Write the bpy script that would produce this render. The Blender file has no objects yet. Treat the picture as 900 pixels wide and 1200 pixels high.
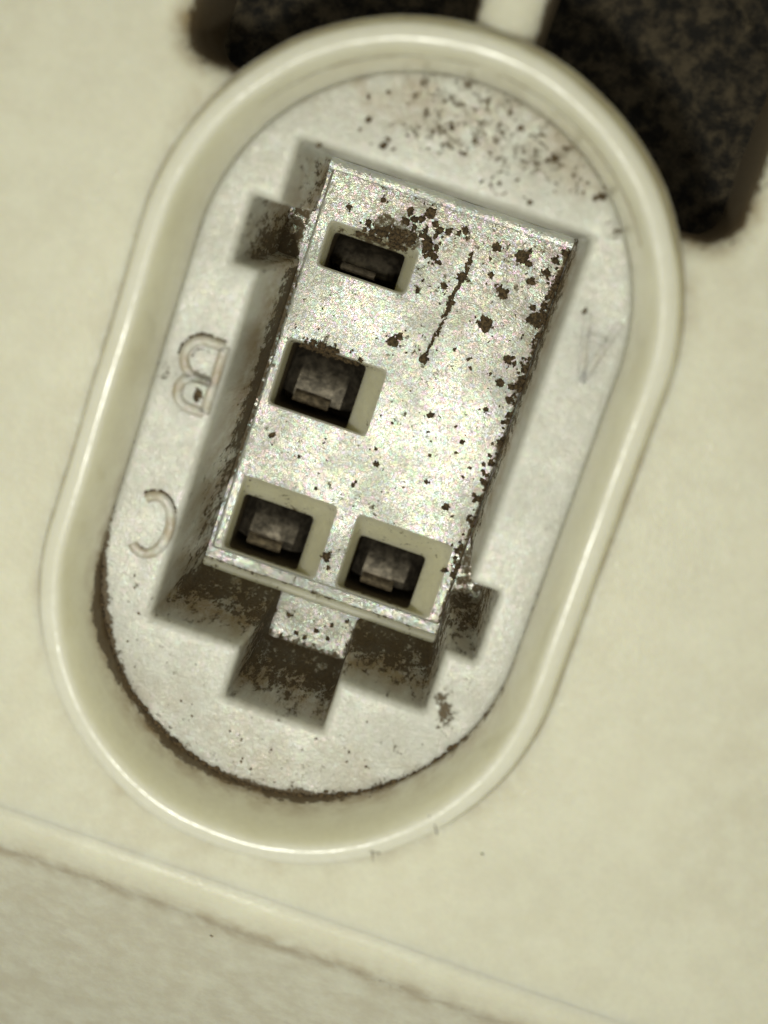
import bpy, bmesh, math, random
from mathutils import Matrix, Vector, noise as mnoise
from mathutils.geometry import delaunay_2d_cdt

random.seed(7)
scene = bpy.context.scene
S = 0.001            # everything is laid out in millimetres
Z0 = 14.0            # the connector face lies 14 mm above the base of the housing

# ------------------------------------------------------------------ camera
CX, CY, CZ = 2.316, 7.55, 50.058
AX, AY, RR = -.1897, -.0201, .3276
Mx = Matrix(((1, 0, 0), (0, math.cos(AX), -math.sin(AX)), (0, math.sin(AX), math.cos(AX))))
My = Matrix(((math.cos(AY), 0, math.sin(AY)), (0, 1, 0), (-math.sin(AY), 0, math.cos(AY))))
Mz = Matrix(((math.cos(RR), -math.sin(RR), 0), (math.sin(RR), math.cos(RR), 0), (0, 0, 1)))
F = Matrix(((1, 0, 0), (0, -1, 0), (0, 0, 1)))
rot = (F @ (Mz @ Mx @ My) @ F).transposed()
cam = bpy.data.cameras.new('camera')
cam.sensor_fit = 'HORIZONTAL'
cam.sensor_width = 36.0
cam.lens = 80.0
cam.clip_start = 0.001
cam.clip_end = 5.0
cam.dof.use_dof = True
cam.dof.focus_distance = 56.0 * S
cam.dof.aperture_fstop = 80.0 / 1.25
cam_o = bpy.data.objects.new('camera', cam)
cam_o.matrix_world = Matrix.Translation(Vector((CX, CY, CZ + Z0)) * S) @ rot.to_4x4()
scene.collection.objects.link(cam_o)
scene.camera = cam_o

# ------------------------------------------------------------------ light
world = bpy.data.worlds.new('World')
scene.world = world
world.use_nodes = True
bg = world.node_tree.nodes['Background']
bg.inputs['Color'].default_value = (0.99, 0.985, 0.86, 1)
bg.inputs['Strength'].default_value = 0.37
ld = bpy.data.lights.new('lamp', 'AREA')
ld.shape = 'DISK'
ld.size = 6 * S
ld.energy = 0.0178
ld.color = (0.99, 0.985, 0.865)
lo = bpy.data.objects.new('lamp', ld)
lo.location = Vector((-2, -9.5, 54 + Z0)) * S
lo.rotation_euler = (Vector((0, 0, Z0)) * S - lo.location).to_track_quat('-Z', 'Y').to_euler()
scene.collection.objects.link(lo)

vs = scene.view_settings
scene.display_settings.display_device = 'sRGB'
vs.view_transform = 'Standard'
vs.look = 'None'
vs.exposure = 0.0
vs.gamma = 1.0
scene.render.engine = 'CYCLES'
scene.cycles.max_bounces = 8
scene.cycles.diffuse_bounces = 4
scene.cycles.sample_clamp_indirect = 4.0

# ------------------------------------------------------------------ materials
def nd(nt, t, **kw):
    n = nt.nodes.new(t)
    for k, v in kw.items():
        setattr(n, k, v)
    return n

def math_n(nt, op, a, b=None, clamp=False):
    n = nd(nt, 'ShaderNodeMath', operation=op)
    n.use_clamp = clamp
    for i, x in enumerate((a, b)):
        if x is None:
            continue
        if isinstance(x, (int, float)):
            n.inputs[i].default_value = x
        else:
            nt.links.new(x, n.inputs[i])
    return n.outputs[0]

def noise_n(nt, vec, scale, detail=4, rough=.6, dist=0.0):
    n = nd(nt, 'ShaderNodeTexNoise')
    nt.links.new(vec, n.inputs['Vector'])
    n.inputs['Scale'].default_value = scale
    n.inputs['Detail'].default_value = detail
    n.inputs['Roughness'].default_value = rough
    n.inputs['Distortion'].default_value = dist
    return n

def mixc(nt, fac, a, b):
    n = nd(nt, 'ShaderNodeMix', data_type='RGBA')
    for s, x in ((n.inputs[0], fac), (n.inputs[6], a), (n.inputs[7], b)):
        if isinstance(x, (int, float)):
            s.default_value = x
        elif isinstance(x, tuple):
            s.default_value = (*x, 1)
        else:
            nt.links.new(x, s)
    return n.outputs[2]

def ramp(nt, v, a, b):
    n = nd(nt, 'ShaderNodeMapRange', interpolation_type='SMOOTHSTEP')
    nt.links.new(v, n.inputs[0])
    n.inputs[1].default_value = a
    n.inputs[2].default_value = b
    return n.outputs[0]

def plastic(name, base, rough=.4, sss=.35, sss_r=(1, .8, .42), sss_s=.7, mottle=.08,
            bump=.02, bump_scale=14, flake=0.0, dirt_scale=3.2, dirt=(.080, .052, .021),
            stain=(.30, .205, .085), spec=.5, dirt_edge=.06, flake_n=.24, zs=1.0, fleck=0.0, rvar=.25):
    m = bpy.data.materials.new(name)
    m.use_nodes = True
    nt = m.node_tree
    nt.nodes.clear()
    L = nt.links.new
    out = nd(nt, 'ShaderNodeOutputMaterial')
    p = nd(nt, 'ShaderNodeBsdfPrincipled')
    tc = nd(nt, 'ShaderNodeTexCoord')
    sc = nd(nt, 'ShaderNodeVectorMath', operation='SCALE')
    L(tc.outputs['Object'], sc.inputs[0])
    sc.inputs['Scale'].default_value = 1000.0
    zm = nd(nt, 'ShaderNodeVectorMath', operation='MULTIPLY')
    L(sc.outputs[0], zm.inputs[0])
    zm.inputs[1].default_value = (1, 1, zs)
    v = zm.outputs[0]
    at = nd(nt, 'ShaderNodeAttribute', attribute_name='dirt')
    d = at.outputs['Fac']
    at2 = nd(nt, 'ShaderNodeAttribute', attribute_name='stain')
    # base mottling
    n1 = noise_n(nt, v, .35, 3, .6)
    n2 = noise_n(nt, v, 5.0, 5, .65)
    lo_c = tuple(c * (1 - mottle * 1.6) for c in base)
    hi_c = tuple(min(.9, c * (1 + mottle)) for c in base)
    col = mixc(nt, ramp(nt, math_n(nt, 'ADD', math_n(nt, 'MULTIPLY', n1.outputs[0], .5), math_n(nt, 'MULTIPLY', n2.outputs[0], .5)), .35, .65), lo_c, hi_c)
    # soft brown stain
    n3 = noise_n(nt, v, 1.1, 5, .65)
    sm = math_n(nt, 'MULTIPLY', at2.outputs['Fac'], ramp(nt, n3.outputs[0], .25, .7), True)
    col = mixc(nt, sm, col, stain)
    # dirt specks, more of them where the dirt attribute is high
    n4 = noise_n(nt, v, dirt_scale, 8, .68, .25)
    n5 = noise_n(nt, v, dirt_scale * 3.3, 4, .6)
    val = math_n(nt, 'ADD', math_n(nt, 'MULTIPLY', n4.outputs[0], .7), math_n(nt, 'MULTIPLY', n5.outputs[0], .3))
    val = math_n(nt, 'ADD', val, math_n(nt, 'MULTIPLY', d, .42))
    dm = ramp(nt, val, .70, .70 + dirt_edge)
    n6 = noise_n(nt, v, 9, 3, .6)
    dc = mixc(nt, n6.outputs[0], tuple(c * .45 for c in dirt), tuple(c * 1.9 for c in dirt))
    col = mixc(nt, math_n(nt, 'MULTIPLY', dm, .93), col, dc)
    L(col, p.inputs['Base Color'])
    r = math_n(nt, 'ADD', math_n(nt, 'MULTIPLY', math_n(nt, 'ADD', math_n(nt, 'MULTIPLY', n2.outputs[0], .6), math_n(nt, 'MULTIPLY', n3.outputs[0], .4)), rvar), rough - rvar * .5)
    r = math_n(nt, 'ADD', r, math_n(nt, 'MULTIPLY', dm, .45), True)
    L(r, p.inputs['Roughness'])
    p.inputs['Specular IOR Level'].default_value = spec
    L(math_n(nt, 'MULTIPLY', math_n(nt, 'SUBTRACT', 1.0, dm), sss), p.inputs['Subsurface Weight'])
    p.inputs['Subsurface Radius'].default_value = sss_r
    p.inputs['Subsurface Scale'].default_value = sss_s * S
    # relief
    nb = noise_n(nt, v, bump_scale, 3, .6)
    nb2 = noise_n(nt, v, 2.2, 3, .5)
    h = math_n(nt, 'ADD', nb.outputs[0], math_n(nt, 'MULTIPLY', nb2.outputs[0], 1.2))
    h = math_n(nt, 'ADD', h, math_n(nt, 'MULTIPLY', math_n(nt, 'MULTIPLY', dm, n6.outputs[0]), 2.0))
    if fleck > 0:
        nf = noise_n(nt, v, 3.6, 2, .5)
        h = math_n(nt, 'ADD', h, math_n(nt, 'MULTIPLY', ramp(nt, nf.outputs[0], .60, .85), fleck))
    b = nd(nt, 'ShaderNodeBump')
    b.inputs['Strength'].default_value = 1.0
    b.inputs['Distance'].default_value = bump * S
    L(h, b.inputs['Height'])
    L(b.outputs[0], p.inputs['Normal'])
    if flake > 0:
        vo = nd(nt, 'ShaderNodeTexVoronoi')
        L(v, vo.inputs['Vector'])
        vo.inputs['Scale'].default_value = 11
        sub = nd(nt, 'ShaderNodeVectorMath', operation='SUBTRACT')
        L(vo.outputs['Color'], sub.inputs[0])
        sub.inputs[1].default_value = (.5, .5, .5)
        scl = nd(nt, 'ShaderNodeVectorMath', operation='SCALE')
        L(sub.outputs[0], scl.inputs[0])
        scl.inputs['Scale'].default_value = flake_n
        add = nd(nt, 'ShaderNodeVectorMath', operation='ADD')
        L(b.outputs[0], add.inputs[0])
        L(scl.outputs[0], add.inputs[1])
        nrm = nd(nt, 'ShaderNodeVectorMath', operation='NORMALIZE')
        L(add.outputs[0], nrm.inputs[0])
        g = nd(nt, 'ShaderNodeBsdfAnisotropic')
        vo2 = nd(nt, 'ShaderNodeTexVoronoi')
        L(v, vo2.inputs['Vector'])
        vo2.inputs['Scale'].default_value = 9.5
        L(mixc(nt, .58, vo2.outputs['Color'], (.95, .93, .86)), g.inputs['Color'])
        g.inputs['Roughness'].default_value = .19
        L(nrm.outputs[0], g.inputs['Normal'])
        ms = nd(nt, 'ShaderNodeMixShader')
        L(math_n(nt, 'MULTIPLY', math_n(nt, 'MULTIPLY', math_n(nt, 'SUBTRACT', 1.0, dm), flake), math_n(nt, 'ADD', ramp(nt, n1.outputs[0], .35, .65), .45)), ms.inputs[0])
        L(p.outputs[0], ms.inputs[1])
        L(g.outputs[0], ms.inputs[2])
        L(ms.outputs[0], out.inputs[0])
    else:
        L(p.outputs[0], out.inputs[0])
    return m

def simple(name, col, rough=.5, metal=0.0, var=.4, scale=4.0, bump=.02, col2=None):
    m = bpy.data.materials.new(name)
    m.use_nodes = True
    nt = m.node_tree
    p = nt.nodes['Principled BSDF']
    tc = nd(nt, 'ShaderNodeTexCoord')
    sc = nd(nt, 'ShaderNodeVectorMath', operation='SCALE')
    nt.links.new(tc.outputs['Object'], sc.inputs[0])
    sc.inputs['Scale'].default_value = 1000.0
    n = noise_n(nt, sc.outputs[0], scale, 7, .68)
    c = mixc(nt, ramp(nt, n.outputs[0], .38, .66), tuple(x * (1 - var) for x in col), col2 or tuple(x * (1 + var) for x in col))
    nt.links.new(c, p.inputs['Base Color'])
    p.inputs['Roughness'].default_value = rough
    p.inputs['Metallic'].default_value = metal
    b = nd(nt, 'ShaderNodeBump')
    b.inputs['Distance'].default_value = bump * S
    nt.links.new(n.outputs[0], b.inputs['Height'])
    nt.links.new(b.outputs[0], p.inputs['Normal'])
    return m

M_HOUSE = plastic('cream_plastic', (.71, .695, .56), rough=.30, rvar=.16, fleck=.5, sss=.5, sss_s=1.0, mottle=.025, bump=.011, bump_scale=7)
M_RIM = plastic('polished_cream_plastic', (.76, .735, .58), rough=.20, fleck=.6, rvar=.4, sss=.9, sss_s=2.8, sss_r=(1, .95, .65), mottle=.03, bump=.006, bump_scale=5, spec=.55)
M_FACE = plastic('grey_white_plastic', (.645, .65, .585), rough=.38, sss=.6, sss_s=1.0, sss_r=(1, .97, .85), dirt_edge=.10, flake=.045, flake_n=.3, mottle=.09, bump=.025, bump_scale=12, zs=.3)
M_FLOOR = plastic('sparkling_moulded_plastic', (.56, .57, .455), rough=.36, sss=.85, sss_s=1.3, sss_r=(1, .9, .45), mottle=.10, bump=.014, bump_scale=16, flake=.13, flake_n=.15, dirt_edge=.09)
M_POCKET = plastic('glow_yellow_plastic', (.80, .77, .54), rough=.45, sss=.8, sss_s=1.5, sss_r=(1, .95, .6), mottle=.05, bump=.012, bump_scale=10)  # light scattered in the pocket walls is put into this paler yellow
M_METAL = simple('tarnished_contact_metal', (.15, .13, .10), rough=.5, metal=.8, var=.5, scale=3, bump=.03)
M_TONGUE = simple('highlit_contact_metal', (.52, .46, .41), rough=.4, metal=.35, var=.35, scale=5, bump=.02)  # lighter copy for the uppermost tongue, its highlight put into the colour
M_TONGUE2 = simple('tarnished_tongue_metal', (.20, .16, .105), rough=.5, metal=.5, var=.5, scale=4, bump=.03)
M_DIRT = simple('dried_grime', (.095, .063, .028), rough=.85, var=.6, scale=9, bump=.06)
M_LINT = simple('black_lint', (.010, .008, .005), rough=.95, var=.3, scale=1.6, bump=.3, col2=(.085, .066, .038))

# ------------------------------------------------------------------ mesh helpers
def build(name, verts, faces, mat, parent=None, dirt=None, stain=None, smooth=True, angle=38, weld=True):
    bm = bmesh.new()
    bv = [bm.verts.new(v) for v in verts]
    for f in faces:
        if len(set(f)) >= 3:
            try:
                bm.faces.new([bv[i] for i in f])
            except ValueError:
                pass
    if weld:
        bmesh.ops.remove_doubles(bm, verts=bm.verts, dist=2e-3)
    bmesh.ops.recalc_face_normals(bm, faces=bm.faces)
    me = bpy.data.meshes.new(name)
    co = [v.co.copy() for v in bm.verts]
    for v in bm.verts:
        v.co = Vector((v.co.x, v.co.y, v.co.z + Z0)) * S
    bm.to_mesh(me)
    bm.free()
    for nm, fn in (('dirt', dirt), ('stain', stain)):
        a = me.attributes.new(nm, 'FLOAT', 'POINT')
        a.data.foreach_set('value', [max(0, min(1.3, fn(*c))) if fn else 0.0 for c in co])
    if smooth:
        me.polygons.foreach_set('use_smooth', [True] * len(me.polygons))
        me.set_sharp_from_angle(angle=math.radians(angle))
    me.materials.append(mat)
    o = bpy.data.objects.new(name, me)
    scene.collection.objects.link(o)
    if parent:
        o.parent = parent
    return o

def thing(name, label, cat, kind=None):
    o = bpy.data.objects.new(name, None)
    o.empty_display_size = .002
    o['label'] = label
    o['category'] = cat
    scene.collection.objects.link(o)
    return o

def area2(p):
    return sum(p[i - 1][0] * p[i][1] - p[i][0] * p[i - 1][1] for i in range(len(p)))

def offset(p, d):
    """mitre offset of a counter-clockwise polygon, outward for d > 0"""
    q = []
    n = len(p)
    for i in range(n):
        a, b, c = Vector(p[i - 1]), Vector(p[i]), Vector(p[(i + 1) % n])
        e1, e2 = (b - a).normalized(), (c - b).normalized()
        n1, n2 = Vector((e1.y, -e1.x)), Vector((e2.y, -e2.x))
        k = 1 + n1.dot(n2)
        m = (n1 + n2) / max(k, .35)
        q.append(tuple(b + m * d))
    return q

def rounded(p, r, seg=4, counts=None):
    """round the corners of a polygon and split its sides into counts[i] pieces"""
    n = len(p)
    cor = []
    for i in range(n):
        a, b, c = Vector(p[i - 1]), Vector(p[i]), Vector(p[(i + 1) % n])
        rr = min(r, (a - b).length * .45, (c - b).length * .45)
        s, e = b + (a - b).normalized() * rr, b + (c - b).normalized() * rr
        cor.append([((1 - t) ** 2 * s + 2 * t * (1 - t) * b + t * t * e) for t in [k / seg for k in range(seg + 1)]])
    out = []
    for i in range(n):
        out += [tuple(v) for v in cor[i]]
        k = counts[i] if counts else 1
        s, e = cor[i][-1], cor[(i + 1) % n][0]
        for j in range(1, k):
            out.append(tuple(s.lerp(e, j / k)))
    return out

def side_counts(p, step):
    return [max(1, int((Vector(p[(i + 1) % len(p)]) - Vector(p[i])).length / step)) for i in range(len(p))]

def loft(rings, base=0):
    v, f = [], []
    n = len(rings[0])
    for r in rings:
        v += r
    for k in range(len(rings) - 1):
        for i in range(n):
            j = (i + 1) % n
            f.append((base + k * n + i, base + k * n + j, base + (k + 1) * n + j, base + (k + 1) * n + i))
    return v, f

def inside(p, x, y):
    c = False
    j = len(p) - 1
    for i in range(len(p)):
        xi, yi = p[i]
        xj, yj = p[j]
        if (yi > y) != (yj > y) and x < (xj - xi) * (y - yi) / (yj - yi) + xi:
            c = not c
        j = i
    return c

def fill(outer, holes, step, zf):
    vs_, es = [], []
    for loop in [outer] + holes:
        b = len(vs_)
        vs_ += [Vector(q) for q in loop]
        es += [(b + i, b + (i + 1) % len(loop)) for i in range(len(loop))]
    xs = [q[0] for q in outer]
    ys = [q[1] for q in outer]
    y = min(ys) + step * .5
    while y < max(ys):
        x = min(xs) + step * .5
        while x < max(xs):
            px, py = x + random.uniform(-.2, .2) * step, y + random.uniform(-.2, .2) * step
            if inside(outer, px, py) and not any(inside(h, px, py) for h in holes):
                vs_.append(Vector((px, py)))
            x += step
        y += step
    ov, oe, of, *_ = delaunay_2d_cdt(vs_, es, [], 0, 1e-4)
    faces = []
    for f in of:
        cx = sum(ov[i].x for i in f) / len(f)
        cy = sum(ov[i].y for i in f) / len(f)
        if inside(outer, cx, cy) and not any(inside(h, cx, cy) for h in holes):
            faces.append(tuple(f))
    return [(q.x, q.y, zf(q.x, q.y)) for q in ov], faces

def joinm(parts):
    v, f = [], []
    for pv, pf in parts:
        b = len(v)
        v += pv
        f += [tuple(i + b for i in q) for q in pf]
    return v, f

def pill(r, ytop, ybot, n=64, m=28):
    p = []
    for k in range(n + 1):
        a = math.pi * k / n
        p.append((r * math.cos(a), ytop + r * math.sin(a)))
    for k in range(1, m):
        p.append((-r, ytop + (ybot - ytop) * k / m))
    for k in range(n + 1):
        a = math.pi + math.pi * k / n
        p.append((r * math.cos(a), ybot + r * math.sin(a)))
    for k in range(1, m):
        p.append((r, ybot + (ytop - ybot) * k / m))
    return p

def nz(x, y, s, seed=0.0):
    return mnoise.noise(Vector((x * s + seed, y * s - seed, seed * 1.7)))

def sst(a, b, x):
    t = max(0, min(1, (x - a) / (b - a)))
    return t * t * (3 - 2 * t)

YT, YB = 4.15, -5.12          # centres of the two round ends of the pill

# ================================================================== HOUSING
house = thing('appliance_housing', 'cream moulded plastic housing with a raised oval rim and two dark openings', 'housing')
HZ = 2.0

def arc_window(xa, xb, ybot, rc, left):
    """opening beside the rim: bounded by the rim arc, the rib and two straight sides"""
    R = 7.45
    pts = []
    ytop = 21
    if not left:      # xa is the rib side, xb the far side
        xi = math.sqrt(R * R - (ybot - YT) ** 2)
        a0 = math.atan2(ybot - YT, xi)
        a1 = math.acos(xa / R)
        arc = [(R * math.cos(a1 + (a0 - a1) * k / 18), YT + R * math.sin(a1 + (a0 - a1) * k / 18)) for k in range(19)]
        pts = [(xa, ytop)] + [(xa, ytop - 3), (xa, ytop - 6)] + arc
        pts += [(xb - rc, ybot)]
        pts += [(xb - rc + rc * math.sin(t), ybot + rc - rc * math.cos(t)) for t in [math.pi / 2 * k / 8 for k in range(1, 9)]]
        pts += [(xb, 13), (xb, 16), (xb, ytop)]
    else:
        pts = arc_window(-xb, -xa, ybot, rc, False)
        pts = [(-x, y) for x, y in pts][::-1]
    return pts

win_r = arc_window(1.2, 8.15, 8.45, 1.0, False)
win_l = arc_window(-8.1, -.72, 8.8, .9, True)
for w in (win_r, win_l):
    if area2(w) < 0:
        w.reverse()

def house_z(x, y):
    return HZ + .05 * nz(x, y, .16, 3.1) + .012 * nz(x, y, .9, 1.2)

def resample(p, step):
    out = []
    for i in range(len(p)):
        a, b = Vector(p[i]), Vector(p[(i + 1) % len(p)])
        k = max(1, int((b - a).length / step))
        out += [tuple(a.lerp(b, j / k)) for j in range(k)]
    return out

parts = []
wtops = []
for w in (win_r, win_l):
    w = resample(w, .35)
    prof = [(.75, 0), (.58, -.04), (.38, -.14), (.20, -.32), (.08, -.58), (0, -.95), (-.03, -1.6), (-.08, -3.0), (-.12, -5.2)]
    rings = []
    for od, dz in prof:
        q = offset(w, od)
        rings.append([(x, y, (house_z(x, y) if dz > -.2 else HZ) + dz) for x, y in q])
    wtops.append([(x, y) for x, y, z in rings[0]])
    parts.append(loft(rings))
EDGE = -14.05
outer = resample([(-26, EDGE), (26, EDGE), (26, 26), (-26, 26)], .8)
parts.append(fill(outer, [pill(7.1, YT, YB)] + wtops, .8, house_z))
hv, hf = joinm(parts)

def house_dirt(x, y, z):
    d = 0
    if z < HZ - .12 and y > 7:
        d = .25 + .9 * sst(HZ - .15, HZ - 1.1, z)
    dr = math.hypot(x - 6.5, y - 8.45)
    d = max(d, .95 - dr * 1.3)
    return d

def house_stain_shade(x, y, z):
    s = .10 + .25 * max(0, nz(x, y, .12, 9))
    if y > 7:
        for w in (win_r, win_l):
            m = min(math.hypot(x - a, y - b) for a, b in w) if (abs(x) < 11) else 9
            s = max(s, .9 * (1 - sst(.1, .8, m)))
    # shade of the groove round the rim, put into the stain tint
    rr = abs(x) if YB < y < YT else math.hypot(x, y - (YT if y >= YT else YB))
    s = max(s, .55 * (1 - sst(7.6, 8.1, rr)))
    return s
build('shell', hv, hf, M_HOUSE, house, house_dirt, house_stain_shade)

# stepped lower edge, swept along x
prof = [(EDGE, 0), (-14.2, .004), (-14.29, .014), (-14.38, .03), (-14.47, .036), (-14.57, .026), (-14.70, -.005), (-14.9, -.09), (-15.15, -.20),
        (-15.36, -.33), (-15.5, -.46), (-15.62, -.60), (-15.8, -.78), (-16.1, -1.02), (-16.8, -1.55), (-18, -2.45), (-20, -3.9), (-24, -6.6), (-30, -10)]
xs = [-26 + 52 * k / 110 for k in range(111)]
v, f = [], []
for y, dz in prof:
    for x in xs:
        yy = y + .06 * nz(x, 0, .25, 4) * (1 if y < EDGE else 0)
        v.append((x, yy, house_z(x, EDGE) + dz + (.02 * nz(x, y, .5, 8) if y < -14.1 else 0)))
n = len(xs)
for r in range(len(prof) - 1):
    for i in range(n - 1):
        f.append((r * n + i, r * n + i + 1, (r + 1) * n + i + 1, (r + 1) * n + i))
build('stepped_edge', v, f, M_HOUSE, house,
      lambda x, y, z: (.24 + .16 * nz(x, 0, .4, 3)) * math.exp(-((y + 15.55) / .4) ** 2),
      lambda x, y, z: .10 + (.6 + .3 * nz(x, 0, .3, 7)) * math.exp(-((y + 15.6) / .42) ** 2) + .18 * sst(-15.7, -17, y))

# rim: a pill-shaped bead whose inner wall slopes down to the connector face
rim_prof = [(6.42, -.5), (6.46, -.05), (6.50, .18), (6.57, .8), (6.67, 1.5), (6.78, 2.1), (6.86, 2.5), (6.93, 2.76), (6.985, 2.90), (7.04, 2.97), (7.10, 3.0),
            (7.18, 3.0), (7.28, 2.985), (7.38, 2.965), (7.45, 2.94), (7.51, 2.88), (7.555, 2.78), (7.59, 2.62), (7.63, 2.40), (7.67, 2.2), (7.73, 2.06), (7.82, 1.98), (7.84, 1.6), (7.76, .5), (7.7, -4.5)]
rings = []
for r, z in rim_prof:
    ring = []
    for (x, y) in pill(r, YT, YB):
        k = .03 * nz(x, y, .5, 2) + .012 * nz(x, y, 2.2, 5) if z > 2.3 else 0
        g = 1 + (.004 * nz(x, y, .45, 14) + .0012 * nz(x, y, 2.5, 15) if z > .5 else 0)
        ring.append((x * g, y * g, z + k))
    rings.append(ring)
rv, rf = loft(rings)
nr = len(rings[0])
last = (len(rings) - 1) * nr
rf += [(last + i, last + (i + 1) % nr, (i + 1) % nr, i) for i in range(nr)]      # underside

def rr_of(x, y):
    return abs(x) if YB < y < YT else math.hypot(x, y - (YT if y >= YT else YB))

def rim_dirt(x, y, z):
    r = rr_of(x, y)
    if r < 6.75 and z < 1.4:
        low = sst(-3, -8, y) * (1 - .55 * sst(-1, 5, x))
        low *= max(.15, .75 + 1.1 * nz(x, y, .35, 41))
        return (.26 + .75 * low) * (1 - sst(.0, .3 + .75 * low, z)) + .12
    if r > 7.6 and z < 1.9:
        return .45
    return 0.02

def rim_stain(x, y, z):
    r = rr_of(x, y)
    if r < 6.85:
        return .10 + 1.1 * sst(-1, -9, y) * (1 - sst(.1, 1.5, z)) * (1 - .5 * sst(0, 6, x))
    if r > 7.58:
        return .4
    return .08
build('rim', rv, rf, M_RIM, house, rim_dirt, rim_stain)

# dark bottom behind the two openings, matted with lint
def lint_z(x, y):
    return -3.0 + .5 * nz(x, y, .55, 5) + .3 * nz(x, y, 1.7, 6) + .12 * nz(x, y, 4, 7)
for nm, (xa, xb) in (('recess_floor', (1.0, 8.6)), ('recess_floor', (-8.6, -.5))):
    gv, gf = [], []
    nx, ny = 60, 100
    for j in range(ny + 1):
        for i in range(nx + 1):
            x = xa + (xb - xa) * i / nx
            y = 8 + 13.4 * j / ny
            gv.append((x, y, lint_z(x, y)))
    for j in range(ny):
        for i in range(nx):
            a = j * (nx + 1) + i
            gf.append((a, a + 1, a + nx + 2, a + nx + 1))
    build(nm, gv, gf, M_LINT, house)

# ================================================================== CONNECTOR
conn = thing('connector_socket', 'grimy pale oval connector socket with a notched rectangular well and four metal contacts', 'connector')
XL, XR, YL, YU = -4.42, 4.42, -7.50, 7.50
DEP = 7.5
cav = [(XL, YL), (-1.5, YL), (-1.5, -9.17), (1.66, -9.17), (1.66, YL), (XR, YL), (XR, -5.5), (5.36, -5.5), (5.36, -3.27), (XR, -3.27),
       (XR, YU), (XL, YU), (XL, 5.55), (-5.25, 5.55), (-5.25, 3.56), (XL, 3.56)]
cnt = side_counts(cav, .3)
cprof = [(.25, .0), (.17, -.018), (.10, -.06), (.05, -.13), (.015, -.25), (0, -.50)]
cprof += [(-.19 * k / 18, -.50 - (DEP - .50 + .25) * k / 18) for k in range(1, 19)]
crings = []
for od, z in cprof:
    q = rounded(offset(cav, od), .16, 4, cnt)
    crings.append([(x, y, z) for x, y in q])
top_loop = [(x, y) for x, y, z in crings[0]]

def face_z(x, y):
    return .02 * nz(x, y, .35, 11) + .006 * nz(x, y, 2.2, 12)
crings[0] = [(x, y, face_z(x, y)) for x, y, z in crings[0]]
frings = []
fprof = [(6.36, 0), (6.44, -.03), (6.49, -.09), (6.51, -.2), (6.51, -1.0)]
for r, z in fprof:
    frings.append([(x, y, z + (face_z(x, y) if z > -.05 else 0)) for x, y in pill(r, YT, YB)])
cv, cf = joinm([loft(crings), loft(frings), fill([(x, y) for x, y, z in frings[0]], [top_loop], .28, face_z)])

def body_dirt(x, y, z):
    r = rr_of(x, y)
    if z > -.2:
        d = .12
        d = max(d, .44 * sst(7.8, 8.7, y) * (1 - sst(2.0, 4.6, abs(x - .8))))
        d = max(d, .27 * sst(-8.6, -10.2, y))
        if y < -6:
            d = max(d, .25)
        # grime packed into the joint round the lower end and thinly along the sides
        w = sst(6.12, 6.5, r) * max(.2, .8 + nz(x, y, .4, 43))
        d = max(d, w * (.30 + .75 * sst(-2.5, -8, y) * (1 - .5 * sst(0, 6, x))))
        # ragged grime by the corner of the well and the lower right edge
        d = max(d, .9 - 1.0 * math.hypot(((x - 5.0) * .83 + (y + 7.3) * .55) * 1.6, ((x - 5.0) * -.55 + (y + 7.3) * .83) * .6))
        d = max(d, .75 - 1.3 * math.hypot(x - 4.95, y - 8.0))
        d = max(d, .6 - .9 * math.hypot(x + 6.1, y + 0.2))
        return d
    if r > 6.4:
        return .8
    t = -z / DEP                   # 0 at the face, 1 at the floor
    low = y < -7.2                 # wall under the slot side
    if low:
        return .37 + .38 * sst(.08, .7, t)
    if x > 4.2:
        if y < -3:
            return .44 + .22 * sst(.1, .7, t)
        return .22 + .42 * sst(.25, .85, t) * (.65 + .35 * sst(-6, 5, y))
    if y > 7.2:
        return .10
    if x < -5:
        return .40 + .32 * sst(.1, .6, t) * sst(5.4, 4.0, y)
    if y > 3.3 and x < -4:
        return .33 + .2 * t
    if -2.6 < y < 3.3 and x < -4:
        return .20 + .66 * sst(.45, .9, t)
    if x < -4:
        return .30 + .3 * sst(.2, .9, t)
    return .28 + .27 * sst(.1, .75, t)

def body_stain(x, y, z):
    if z > -.16:
        return .12 + .4 * sst(8, 9, y) + .2 * sst(-8.5, -10, y)
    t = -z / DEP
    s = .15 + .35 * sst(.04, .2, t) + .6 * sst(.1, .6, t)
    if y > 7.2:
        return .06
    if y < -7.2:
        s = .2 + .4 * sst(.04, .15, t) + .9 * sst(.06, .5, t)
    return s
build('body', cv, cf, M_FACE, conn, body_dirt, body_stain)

# opening (x0,x1,y0,y1) and throat (x0,x1,y0,y1)
pockets = [((-3.62, -.55, 3.78, 5.28), (-3.50, -.95, 3.60, 4.96)),
           ((-3.76, -.30, -1.18, 1.12), (-3.70, -1.02, -1.36, .98)),
           ((-3.74, -.42, -6.48, -3.86), (-3.66, -1.10, -6.68, -4.62)),
           ((.40, 3.76, -6.48, -3.86), (.62, 3.05, -6.68, -4.68))]
# bottom sheet of the well (slot, notches and the gap round the contact block)
FZ = -7.5
fo = rounded(offset(cav, -.02), .16, 3, side_counts(cav, .3))
fv, ff = fill(fo, [[(a - .06, c - .06), (b + .06, c - .06), (b + .06, d_ + .06), (a - .06, d_ + .06)] for (a, b, c, d_), _t in pockets], .22, lambda x, y: FZ + .015 * nz(x, y, 1.5, 3))

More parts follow.
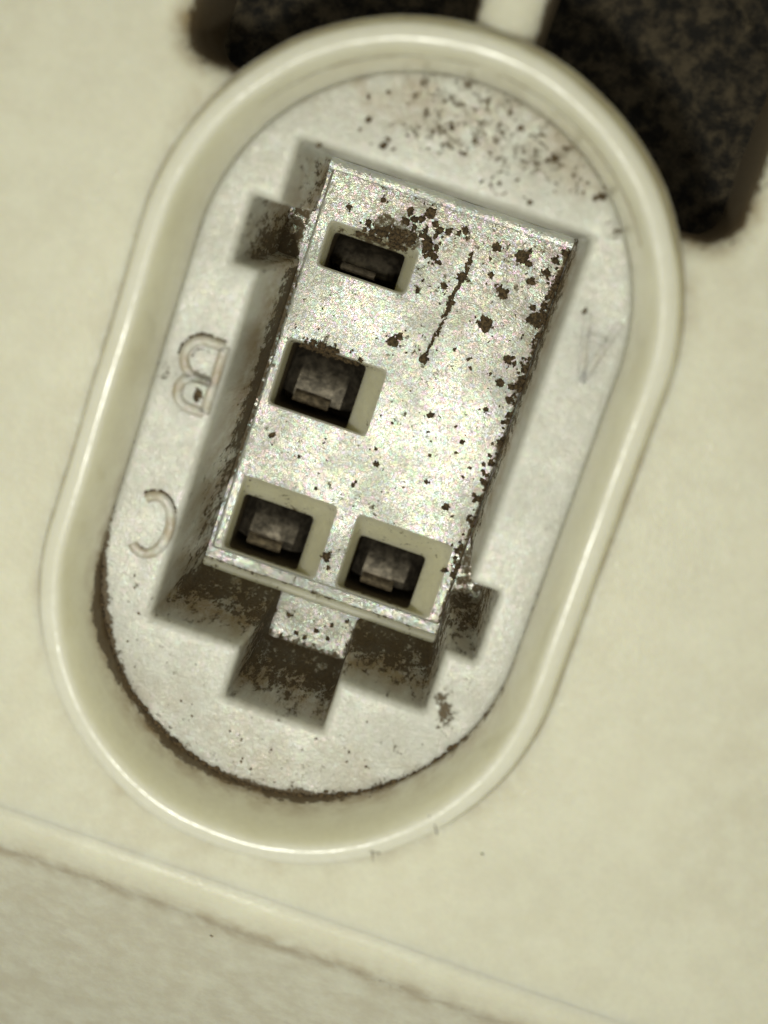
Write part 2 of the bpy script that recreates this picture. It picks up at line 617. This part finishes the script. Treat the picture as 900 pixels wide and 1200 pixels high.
def floor_dirt(x, y, z):
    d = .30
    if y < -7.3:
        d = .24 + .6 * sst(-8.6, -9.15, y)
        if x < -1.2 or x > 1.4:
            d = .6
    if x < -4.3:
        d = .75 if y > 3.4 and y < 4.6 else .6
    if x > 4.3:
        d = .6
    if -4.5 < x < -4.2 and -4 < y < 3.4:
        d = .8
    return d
build('well_floor', fv, ff, M_FLOOR, conn, floor_dirt, lambda x, y, z: .2 + (.5 if abs(x) > 4.25 else 0))

# contact block with its four lead-in pockets
BZ = -7.3
blk = [(-4.12, -6.62), (4.22, -6.62), (4.22, 7.22), (-4.12, 7.22)]
bc = side_counts(blk, .25)
brings = []
for od, z in [(-.09, 0), (-.045, -.012), (-.012, -.045), (0, -.09), (0, -.35)]:
    q = rounded(offset(blk, od), .12, 3, bc)
    brings.append([(x, y, BZ + z) for x, y in q])
parts = [loft(brings)]
pocket_meshes = []
ptops = []
for (a, b, c, d_), (e, g, h, i_) in pockets:
    op = [(a, c), (b, c), (b, d_), (a, d_)]
    th = [(e, h), (g, h), (g, i_), (e, i_)]
    k = side_counts(op, .22)
    prs = []
    for od, z in ((.06, 0), (.025, -.015), (0, -.055)):
        prs.append([(x, y, BZ + z) for x, y in rounded(offset(op, od), .2, 3, k)])
    ptops.append([(x, y) for x, y, z in prs[0]])
    mouth = rounded(op, .2, 3, k)
    throat = rounded(th, .16, 3, k)
    for t in (.25, .5, .75, 1.0):
        prs.append([(p[0] + (q[0] - p[0]) * t, p[1] + (q[1] - p[1]) * t, BZ - .055 - .9 * t) for p, q in zip(mouth, throat)])
    for z in (-8.5, -8.8, -9.3, -10.2, -11.2):
        prs.append([(x, y, z) for x, y in throat])
    pv_, pf_ = loft(prs)
    pf_.append(tuple(range(len(pv_) - len(throat), len(pv_))))
    pocket_meshes.append((pv_, pf_))

def blk_z(x, y):
    return BZ + .010 * nz(x, y, .8, 21) + .006 * nz(x, y, 3, 22)
parts.append(fill([(x, y) for x, y, z in brings[0]], ptops, .2, blk_z))
bv, bf = joinm(parts)

def block_dirt(x, y, z):
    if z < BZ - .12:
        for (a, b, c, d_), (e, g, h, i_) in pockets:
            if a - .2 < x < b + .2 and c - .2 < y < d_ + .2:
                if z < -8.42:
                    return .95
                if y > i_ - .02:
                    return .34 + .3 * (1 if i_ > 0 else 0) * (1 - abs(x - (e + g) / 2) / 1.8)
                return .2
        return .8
    d = .25
    d = max(d, .37 * sst(2, 6, y) * sst(-2, 2, x))
    # crust above the two upper pockets
    d = max(d, .80 - .62 * math.hypot((x + 1.4) * .62, (y - 5.55) * 1.1))
    d = max(d, .70 - .9 * math.hypot((x + 2.5) * .8, (y - 1.35) * 1.4))
    d = max(d, .50 * sst(3.5, 4.2, x) * sst(-5, 0, y))
    d = max(d, .75 * sst(3.95, 4.2, x))
    d = max(d, .55 * sst(-3.9, -4.1, x) * sst(-5, -1, y))
    if y > 6.9:
        d = max(d, .42)
    if -3 < y < -.5 and -3 < x < 3:
        d -= .04
    return d + .10 * nz(x, y, .6, 31)
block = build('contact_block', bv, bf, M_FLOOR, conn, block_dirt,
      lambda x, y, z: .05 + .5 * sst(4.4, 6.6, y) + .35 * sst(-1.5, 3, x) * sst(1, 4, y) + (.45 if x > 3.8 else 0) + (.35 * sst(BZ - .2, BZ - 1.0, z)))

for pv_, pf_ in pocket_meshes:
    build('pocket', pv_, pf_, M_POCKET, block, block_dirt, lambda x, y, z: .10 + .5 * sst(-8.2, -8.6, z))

# narrow lip along the lower edge of the block
lp = [(-6.98, -7.62), (-7.00, -7.46), (-7.04, -7.36), (-7.12, -7.30), (-7.21, -7.30), (-7.29, -7.36), (-7.34, -7.46), (-7.36, -7.62)]
v, f = [], []
nxs = 90
for i in range(nxs + 1):
    x = -4.36 + 8.7 * i / nxs
    for y, z in lp:
        v.append((x, y + .03 * nz(x, 0, .8, 2), z + .02 * nz(x, y, 1.1, 5)))
k = len(lp)
for i in range(nxs):
    for j in range(k - 1):
        f.append((i * k + j, i * k + j + 1, (i + 1) * k + j + 1, (i + 1) * k + j))
f += [tuple(range(k)), tuple(nxs * k + j for j in range(k))]
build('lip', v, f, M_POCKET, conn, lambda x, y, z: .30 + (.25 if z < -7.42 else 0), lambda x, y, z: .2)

# low ramp added along the block's upper edge, curved to catch a glint
lp = [(6.86, -7.33), (6.93, -7.292), (7.00, -7.286), (7.08, -7.272), (7.16, -7.248), (7.23, -7.215), (7.29, -7.175), (7.32, -7.185), (7.33, -7.6)]
v, f = [], []
nxs = 90
for i in range(nxs + 1):
    x = -4.3 + 8.6 * i / nxs
    for y, z in lp:
        v.append((x, y + .03 * nz(x, 0, .9, 4) + (.04 * nz(x, 3, 3, 4) if y < 7 else 0), z + .012 * nz(x, y, 1.6, 6)))
k = len(lp)
for i in range(nxs):
    for j in range(k - 1):
        f.append((i * k + j, i * k + j + 1, (i + 1) * k + j + 1, (i + 1) * k + j))
build('lip', v, f, M_FLOOR, conn, lambda x, y, z: .24 + .15 * nz(x, y, .8, 9), lambda x, y, z: 0)

# metal contacts
for (a, b, c, d_), (e, g, h, i_) in pockets:
    w = g - e
    hgt = i_ - h
    v, f = [], []
    prof = [(i_ - .02, -10.4), (i_ - .06 * hgt, -9.9), (i_ - .20 * hgt, -9.5), (i_ - .42 * hgt, -9.2), (i_ - .66 * hgt, -9.05), (i_ - .80 * hgt, -9.15), (i_ - .86 * hgt, -10.6)]
    nxs = 12
    for y, z in prof:
        for q in range(nxs + 1):
            u = q / nxs
            x = e + .05 + (w - .1) * u
            v.append((x, y, z - .45 * sst(.16, 0, u) - .45 * sst(.84, 1, u) + .05 * nz(x, y, 1.8, 3)))
    for r in range(len(prof) - 1):
        for q in range(nxs):
            s = r * (nxs + 1) + q
            f.append((s, s + 1, s + nxs + 2, s + nxs + 1))
    ct = build('contact', v, f, M_METAL, conn)
    # bright spring tongue, bent towards the mouth
    v, f = [], []
    x0, x1 = e + .20 * w, e + .68 * w
    tp = [(h + .34 * hgt, -9.5), (h + .30 * hgt, -8.92), (h + .26 * hgt, -8.78), (h + .20 * hgt, -8.72), (h + .14 * hgt, -8.80), (h + .10 * hgt, -9.4)]
    for y, z in tp:
        for q in range(5):
            v.append((x0 + (x1 - x0) * q / 4, y, z + .02 * nz(q, y, 2, 5)))
    for r in range(len(tp) - 1):
        for q in range(4):
            s = r * 5 + q
            f.append((s, s + 1, s + 6, s + 5))
    build('spring_tongue', v, f, M_TONGUE if h > 3 else M_TONGUE2, ct)

# raised letters: a flattened bead swept along each stroke
def bead(path, rad=.16, hgt=.15, closed=False):
    v, f = [], []
    n = len(path)
    m = 7
    for i in range(n):
        a = Vector(path[i - 1] if (i or closed) else path[0])
        b = Vector(path[(i + 1) % n] if (i < n - 1 or closed) else path[-1])
        t = (b - a).normalized()
        nn = Vector((-t.y, t.x))
        for j in range(m):
            an = math.pi * j / (m - 1)
            pq = Vector(path[i]) + nn * rad * math.cos(an)
            v.append((pq.x, pq.y, -.02 + face_z(pq.x, pq.y) + hgt * math.sin(an) ** .6))
    for i in range(n if closed else n - 1):
        for j in range(m - 1):
            f.append((i * m + j, i * m + j + 1, ((i + 1) % n) * m + j + 1, ((i + 1) % n) * m + j))
    if not closed:
        f += [tuple(range(m)), tuple((n - 1) * m + j for j in range(m))]
    return v, f

def arc(cx, cy, rx, ry, a0, a1, n=16):
    return [(cx + rx * math.cos(math.radians(a0 + (a1 - a0) * k / n)), cy + ry * math.sin(math.radians(a0 + (a1 - a0) * k / n))) for k in range(n + 1)]

def place(path, ox, oy):      # the marking is moulded upside down
    return [(ox - x, oy - y) for x, y in path]

B1 = [(-.5, -1.05), (.0, -1.05)] + arc(.02, -.48, .56, .57, -90, 90, 14) + [(-.5, .09)]
B2 = [(-.5, .09), (.0, .09)] + arc(.0, .56, .47, .47, -90, 90, 14) + [(-.5, 1.03)]
B3 = [(-.5, -1.05), (-.5, 1.03)]
LB = (-5.22, .02)
lv, lf = joinm([bead(place(q, *LB)) for q in (B1, B2, B3)])
o = build('letter', lv, lf, M_FACE, conn, lambda x, y, z: .1 + .45 * (z < .02), lambda x, y, z: .75)
o['label'] = 'raised upside down letter B'
LC = (-5.2, -4.78)
lv, lf = bead(place(arc(.05, 0, .58, .92, 52, 308, 30), *LC))
o = build('letter', lv, lf, M_FACE, conn, lambda x, y, z: .1 + .45 * (z < .02), lambda x, y, z: .75)
o['label'] = 'raised upside down letter C'
LA = (5.55, 4.5)
lv, lf = joinm([bead(place(q, *LA), .13, .035) for q in ([(-.5, -1.0), (0, 1.0)], [(0, 1.0), (.5, -1.0)], [(-.3, -.35), (.3, -.35)])])
o = build('letter', lv, lf, M_FACE, conn, lambda x, y, z: .1, lambda x, y, z: .3)
o['label'] = 'faint raised upside down letter A'

# ================================================================== GRIME
gv, gf = [], []
def clod(x, y, z, r, sq=1.0, ang=0.0, h=.35):
    b = len(gv)
    m = 9 if r < .06 else (14 if r < .12 else 26)
    sd = random.random() * 50
    ca, sa = math.cos(ang), math.sin(ang)
    for lev, (kr, kz) in enumerate(((1, -.02), (.82, .6), (.45, 1.0))):
        for i in range(m):
            t = 2 * math.pi * i / m
            rr = r * kr * (1 + .55 * mnoise.noise(Vector((math.cos(t) * 1.6 + sd, math.sin(t) * 1.6, lev * .4))) + .45 * mnoise.noise(Vector((math.cos(t) * 4 + sd, math.sin(t) * 4, lev * .4))) + random.uniform(-.1, .1))
            px, py = rr * math.cos(t), rr * math.sin(t) * sq
            gv.append((x + px * ca - py * sa, y + px * sa + py * ca, z + kz * h * r * random.uniform(.7, 1.2)))
    for lev in range(2):
        for i in range(m):
            j = (i + 1) % m
            gf.append((b + lev * m + i, b + lev * m + j, b + (lev + 1) * m + j, b + (lev + 1) * m + i))
    gf.append(tuple(b + 2 * m + i for i in range(m)))

G = BZ + .004
# long streak running down the block, then single clods of dried dirt
st = [(1.15, 5.82), (1.16, 5.09), (1.03, 4.15), (.94, 3.07), (.78, 1.96)]
for (xa, ya), (xb, yb) in zip(st, st[1:]):
    for k in range(22):
        t = k / 22 + random.uniform(-.05, .05)
        clod(xa + (xb - xa) * t + random.gauss(0, .035), ya + (yb - ya) * t, G, random.uniform(.04, .12), .5, 1.45 + random.uniform(-.4, .4), .25)
for x, y, r in [(.78, 1.96, .16), (1.1, 4.9, .16), (1.03, 4.0, .15), (2.33, 3.69, .25), (2.45, 3.8, .15), (2.6, 4.83, .19), (2.4, 4.95, .12), (-.41, 2.16, .22), (-.25, 2.4, .16),
                (3.45, 2.81, .17), (3.6, 2.95, .09), (3.45, 2.0, .16), (3.95, 1.55, .15), (2.77, 6.22, .24), (2.95, 6.4, .13), (3.05, 6.05, .14), (3.32, 5.52, .15), (.62, 4.46, .13), (1.88, 6.22, .17),
                (.7, 6.41, .15), (3.7, 5.94, .18), (3.87, 4.45, .2), (3.7, 4.3, .12), (-.55, 6.58, .2), (-.3, 6.3, .12), (-3.2, 5.9, .12), (-2.2, 6.5, .1), (2.0, 5.3, .1), (2.2, 2.4, .09),
                (1.6, .2, .13), (2.9, -.3, .1), (-3.3, -2.2, .14), (.4, -2.0, .11), (-.2, -5.6, .18), (-.05, -5.95, .11), (3.1, -2.6, .13), (2.2, -2.0, .1), (-2.2, -2.6, .08), (3.3, 1.0, .12)]:
    clod(x, y, G, r, random.uniform(.6, 1), random.uniform(0, 3), .28)
    for _ in range(int(r * 40)):
        clod(x + random.gauss(0, r * .9), y + random.gauss(0, r * .9), G, random.uniform(.015, .05), .7, random.uniform(0, 3), .4)
for _ in range(300):
    x, y = random.uniform(-3.9, 4.05), random.uniform(-6.5, 7.1)
    if any(a - .12 < x < b + .12 and c - .12 < y < d_ + .12 for (a, b, c, d_), _t in pockets):
        continue
    clod(x, y, G, random.choice((.015, .02, .025, .03, .035, .05, .075)), random.uniform(.3, 1), random.uniform(0, 3), .4)
# crust that has built up above the two upper pockets
for (cx, cy, sx, sy, n_) in ((-1.7, 5.5, .95, .2, 60), (-.6, 5.9, .6, .35, 34), (-2.4, 1.15, .75, .14, 60), (-.1, 5.0, .25, .5, 14)):
    for _ in range(n_):
        x, y = random.gauss(cx, sx * .6), random.gauss(cy, sy * .7)
        if any(a - .05 < x < b + .05 and c - .05 < y < d_ + .05 for (a, b, c, d_), _t in pockets):
            continue
        clod(x, y, G, random.choice((.05, .07, .1, .14)), .8, random.uniform(0, 3), .6)
# dirt along the foot of the right wall
for _ in range(130):
    y = random.uniform(-5, 7.0)
    clod(4.16 - abs(random.gauss(0, .13)), y, G, random.choice((.04, .06, .09, .13)), .8, random.uniform(0, 3), .5)
# slot floor
for _ in range(24):
    clod(random.uniform(-1.4, 1.5), random.uniform(-8.9, -7.5), FZ + .01, random.choice((.03, .04, .06, .1)), .8, random.uniform(0, 3), .5)
# face of the connector
for x, y, r in [(-2.44, 9.55, .08), (-2.74, 8.65, .1), (-2.11, 8.1, .14), (-2.02, 8.3, .1), (-1.23, 9.4, .1), (-.38, 9.18, .1), (.34, 9.04, .1), (.2, 8.61, .09),
                (.9, 8.84, .09), (1.47, 9.79, .1), (2.67, 9.31, .15), (2.5, 9.2, .09), (1.41, 8.13, .09), (2.42, 7.9, .11), (4.3, 8.71, .16), (4.39, 9.0, .13), (4.15, 8.6, .1),
                (-3.89, 7.5, .1), (4.95, 5.46, .1), (-5.85, -2.85, .05), (-5.1, -.62, .17), (-5.06, -.5, .16), (-5.12, -.68, .1)]:
    clod(x, y, face_z(x, y) - .01, r, random.uniform(.5, 1), random.uniform(0, 3), .25)
for _ in range(60):
    x, y = random.uniform(-3, 4), random.uniform(7.9, 10)
    if rr_of(x, y) < 6.2:
        clod(x, y, face_z(x, y) - .006, random.choice((.02, .03, .05, .07)), .7, random.uniform(0, 3), .25)
for _ in range(140):
    x, y = random.uniform(-5.5, 5), random.uniform(-11.4, -6)
    if rr_of(x, y) < 6.3 and not inside(offset(cav, .25), x, y):
        clod(x, y, face_z(x, y) - .006, random.choice((.02, .03, .04, .06)), .7, random.uniform(0, 3), .25)
# dark lines caught against the upper edges of the letters
def trace(path, w=.05):
    for i in range(len(path) - 1):
        a, b = Vector(path[i]), Vector(path[i + 1])
        for k in range(max(1, int((b - a).length / .05))):
            p = a.lerp(b, random.random())
            clod(p.x, p.y, face_z(p.x, p.y) - .01, random.uniform(.5, 1.2) * w, .6, math.atan2(b.y - a.y, b.x - a.x), .4)
trace(place(arc(.02, -.50, .74, .74, -100, 10, 10), *LB), .085)
trace([(-4.75, 1.25), (-5.4, 1.25)], .06)
trace(place(arc(.05, -.48, .3, .32, -120, 20, 6), *LB), .05)
trace(place([(-.3, -.1), (.25, -.1)], *LB), .045)
trace(place(arc(.05, 0, .76, 1.1, 215, 305, 10), *LC), .085)
trace(place(arc(.05, 0, .40, .74, 60, 110, 6), *LC), .05)
# brown curls smeared on the upper end
for q in ([(1.5, 9.75), (2.1, 9.6), (2.7, 9.35)], [(2.7, 9.35), (2.3, 9.0), (1.9, 8.7)], arc(1.45, 8.15, .3, .34, 60, 330, 8), [(.1, 9.3), (.5, 9.0), (.2, 8.7)], [(2.2, 8.0), (2.6, 7.85)]):
    trace(q, .045)
# crust hanging into the mouths of the upper pockets
for (xa, xb, yy, n_) in ((-3.3, -1.3, 1.08, 90), (-2.7, -.9, 5.24, 45)):
    for _ in range(n_):
        t = abs(random.gauss(0, .3))
        clod(random.uniform(xa, xb), yy - .14 * t + random.gauss(0, .03), BZ - .05 - t * .9, random.choice((.05, .08, .11)), .8, random.uniform(0, 3), .7)
# black packing in the joint round the lower end of the connector
for _ in range(600):
    a = math.radians(random.triangular(178, 345, 245))
    r = random.gauss(6.5, .05)
    if nz(math.cos(a) * 6, math.sin(a) * 6, .45, 44) < random.uniform(-.45, .15):
        continue
    x, y = r * math.cos(a), YB + r * math.sin(a)
    clod(x, y, -.02, random.choice((.04, .06, .09, .13)), .55, a + math.pi / 2, .6)
# thin dark marks crossing the rim at its lower end
for q in ([(3.75, -11.35), (4.1, -11.15), (4.5, -11.1)], [(4.35, -11.4), (4.2, -11.1), (4.0, -10.9)], [(5.45, -9.55), (5.7, -9.75), (5.85, -10.0)]):
    for (xa, ya), (xb, yb) in zip(q, q[1:]):
        for k in range(9):
            t = k / 9
            clod(xa + (xb - xa) * t, ya + (yb - ya) * t, 2.97, random.uniform(.02, .05), .4, math.atan2(yb - ya, xb - xa), .3)
# specks on the housing
for x, y, r in [(7.35, -10.44, .07), (-2.35, -13.3, .05), (.49, -16.3, .06), (13.9, -13.9, .08)]:
    z = (house_z(x, y) if y > EDGE else house_z(x, EDGE) - 1.17)
    clod(x, y, z - .01, r, .7, random.uniform(0, 3), .2)
go = build('grime', gv, gf, M_DIRT, None, weld=False)
go['kind'] = 'stuff'
go['label'] = 'dark brown crumbs and dried grime caked in the connector well and joint'
go['category'] = 'dirt'
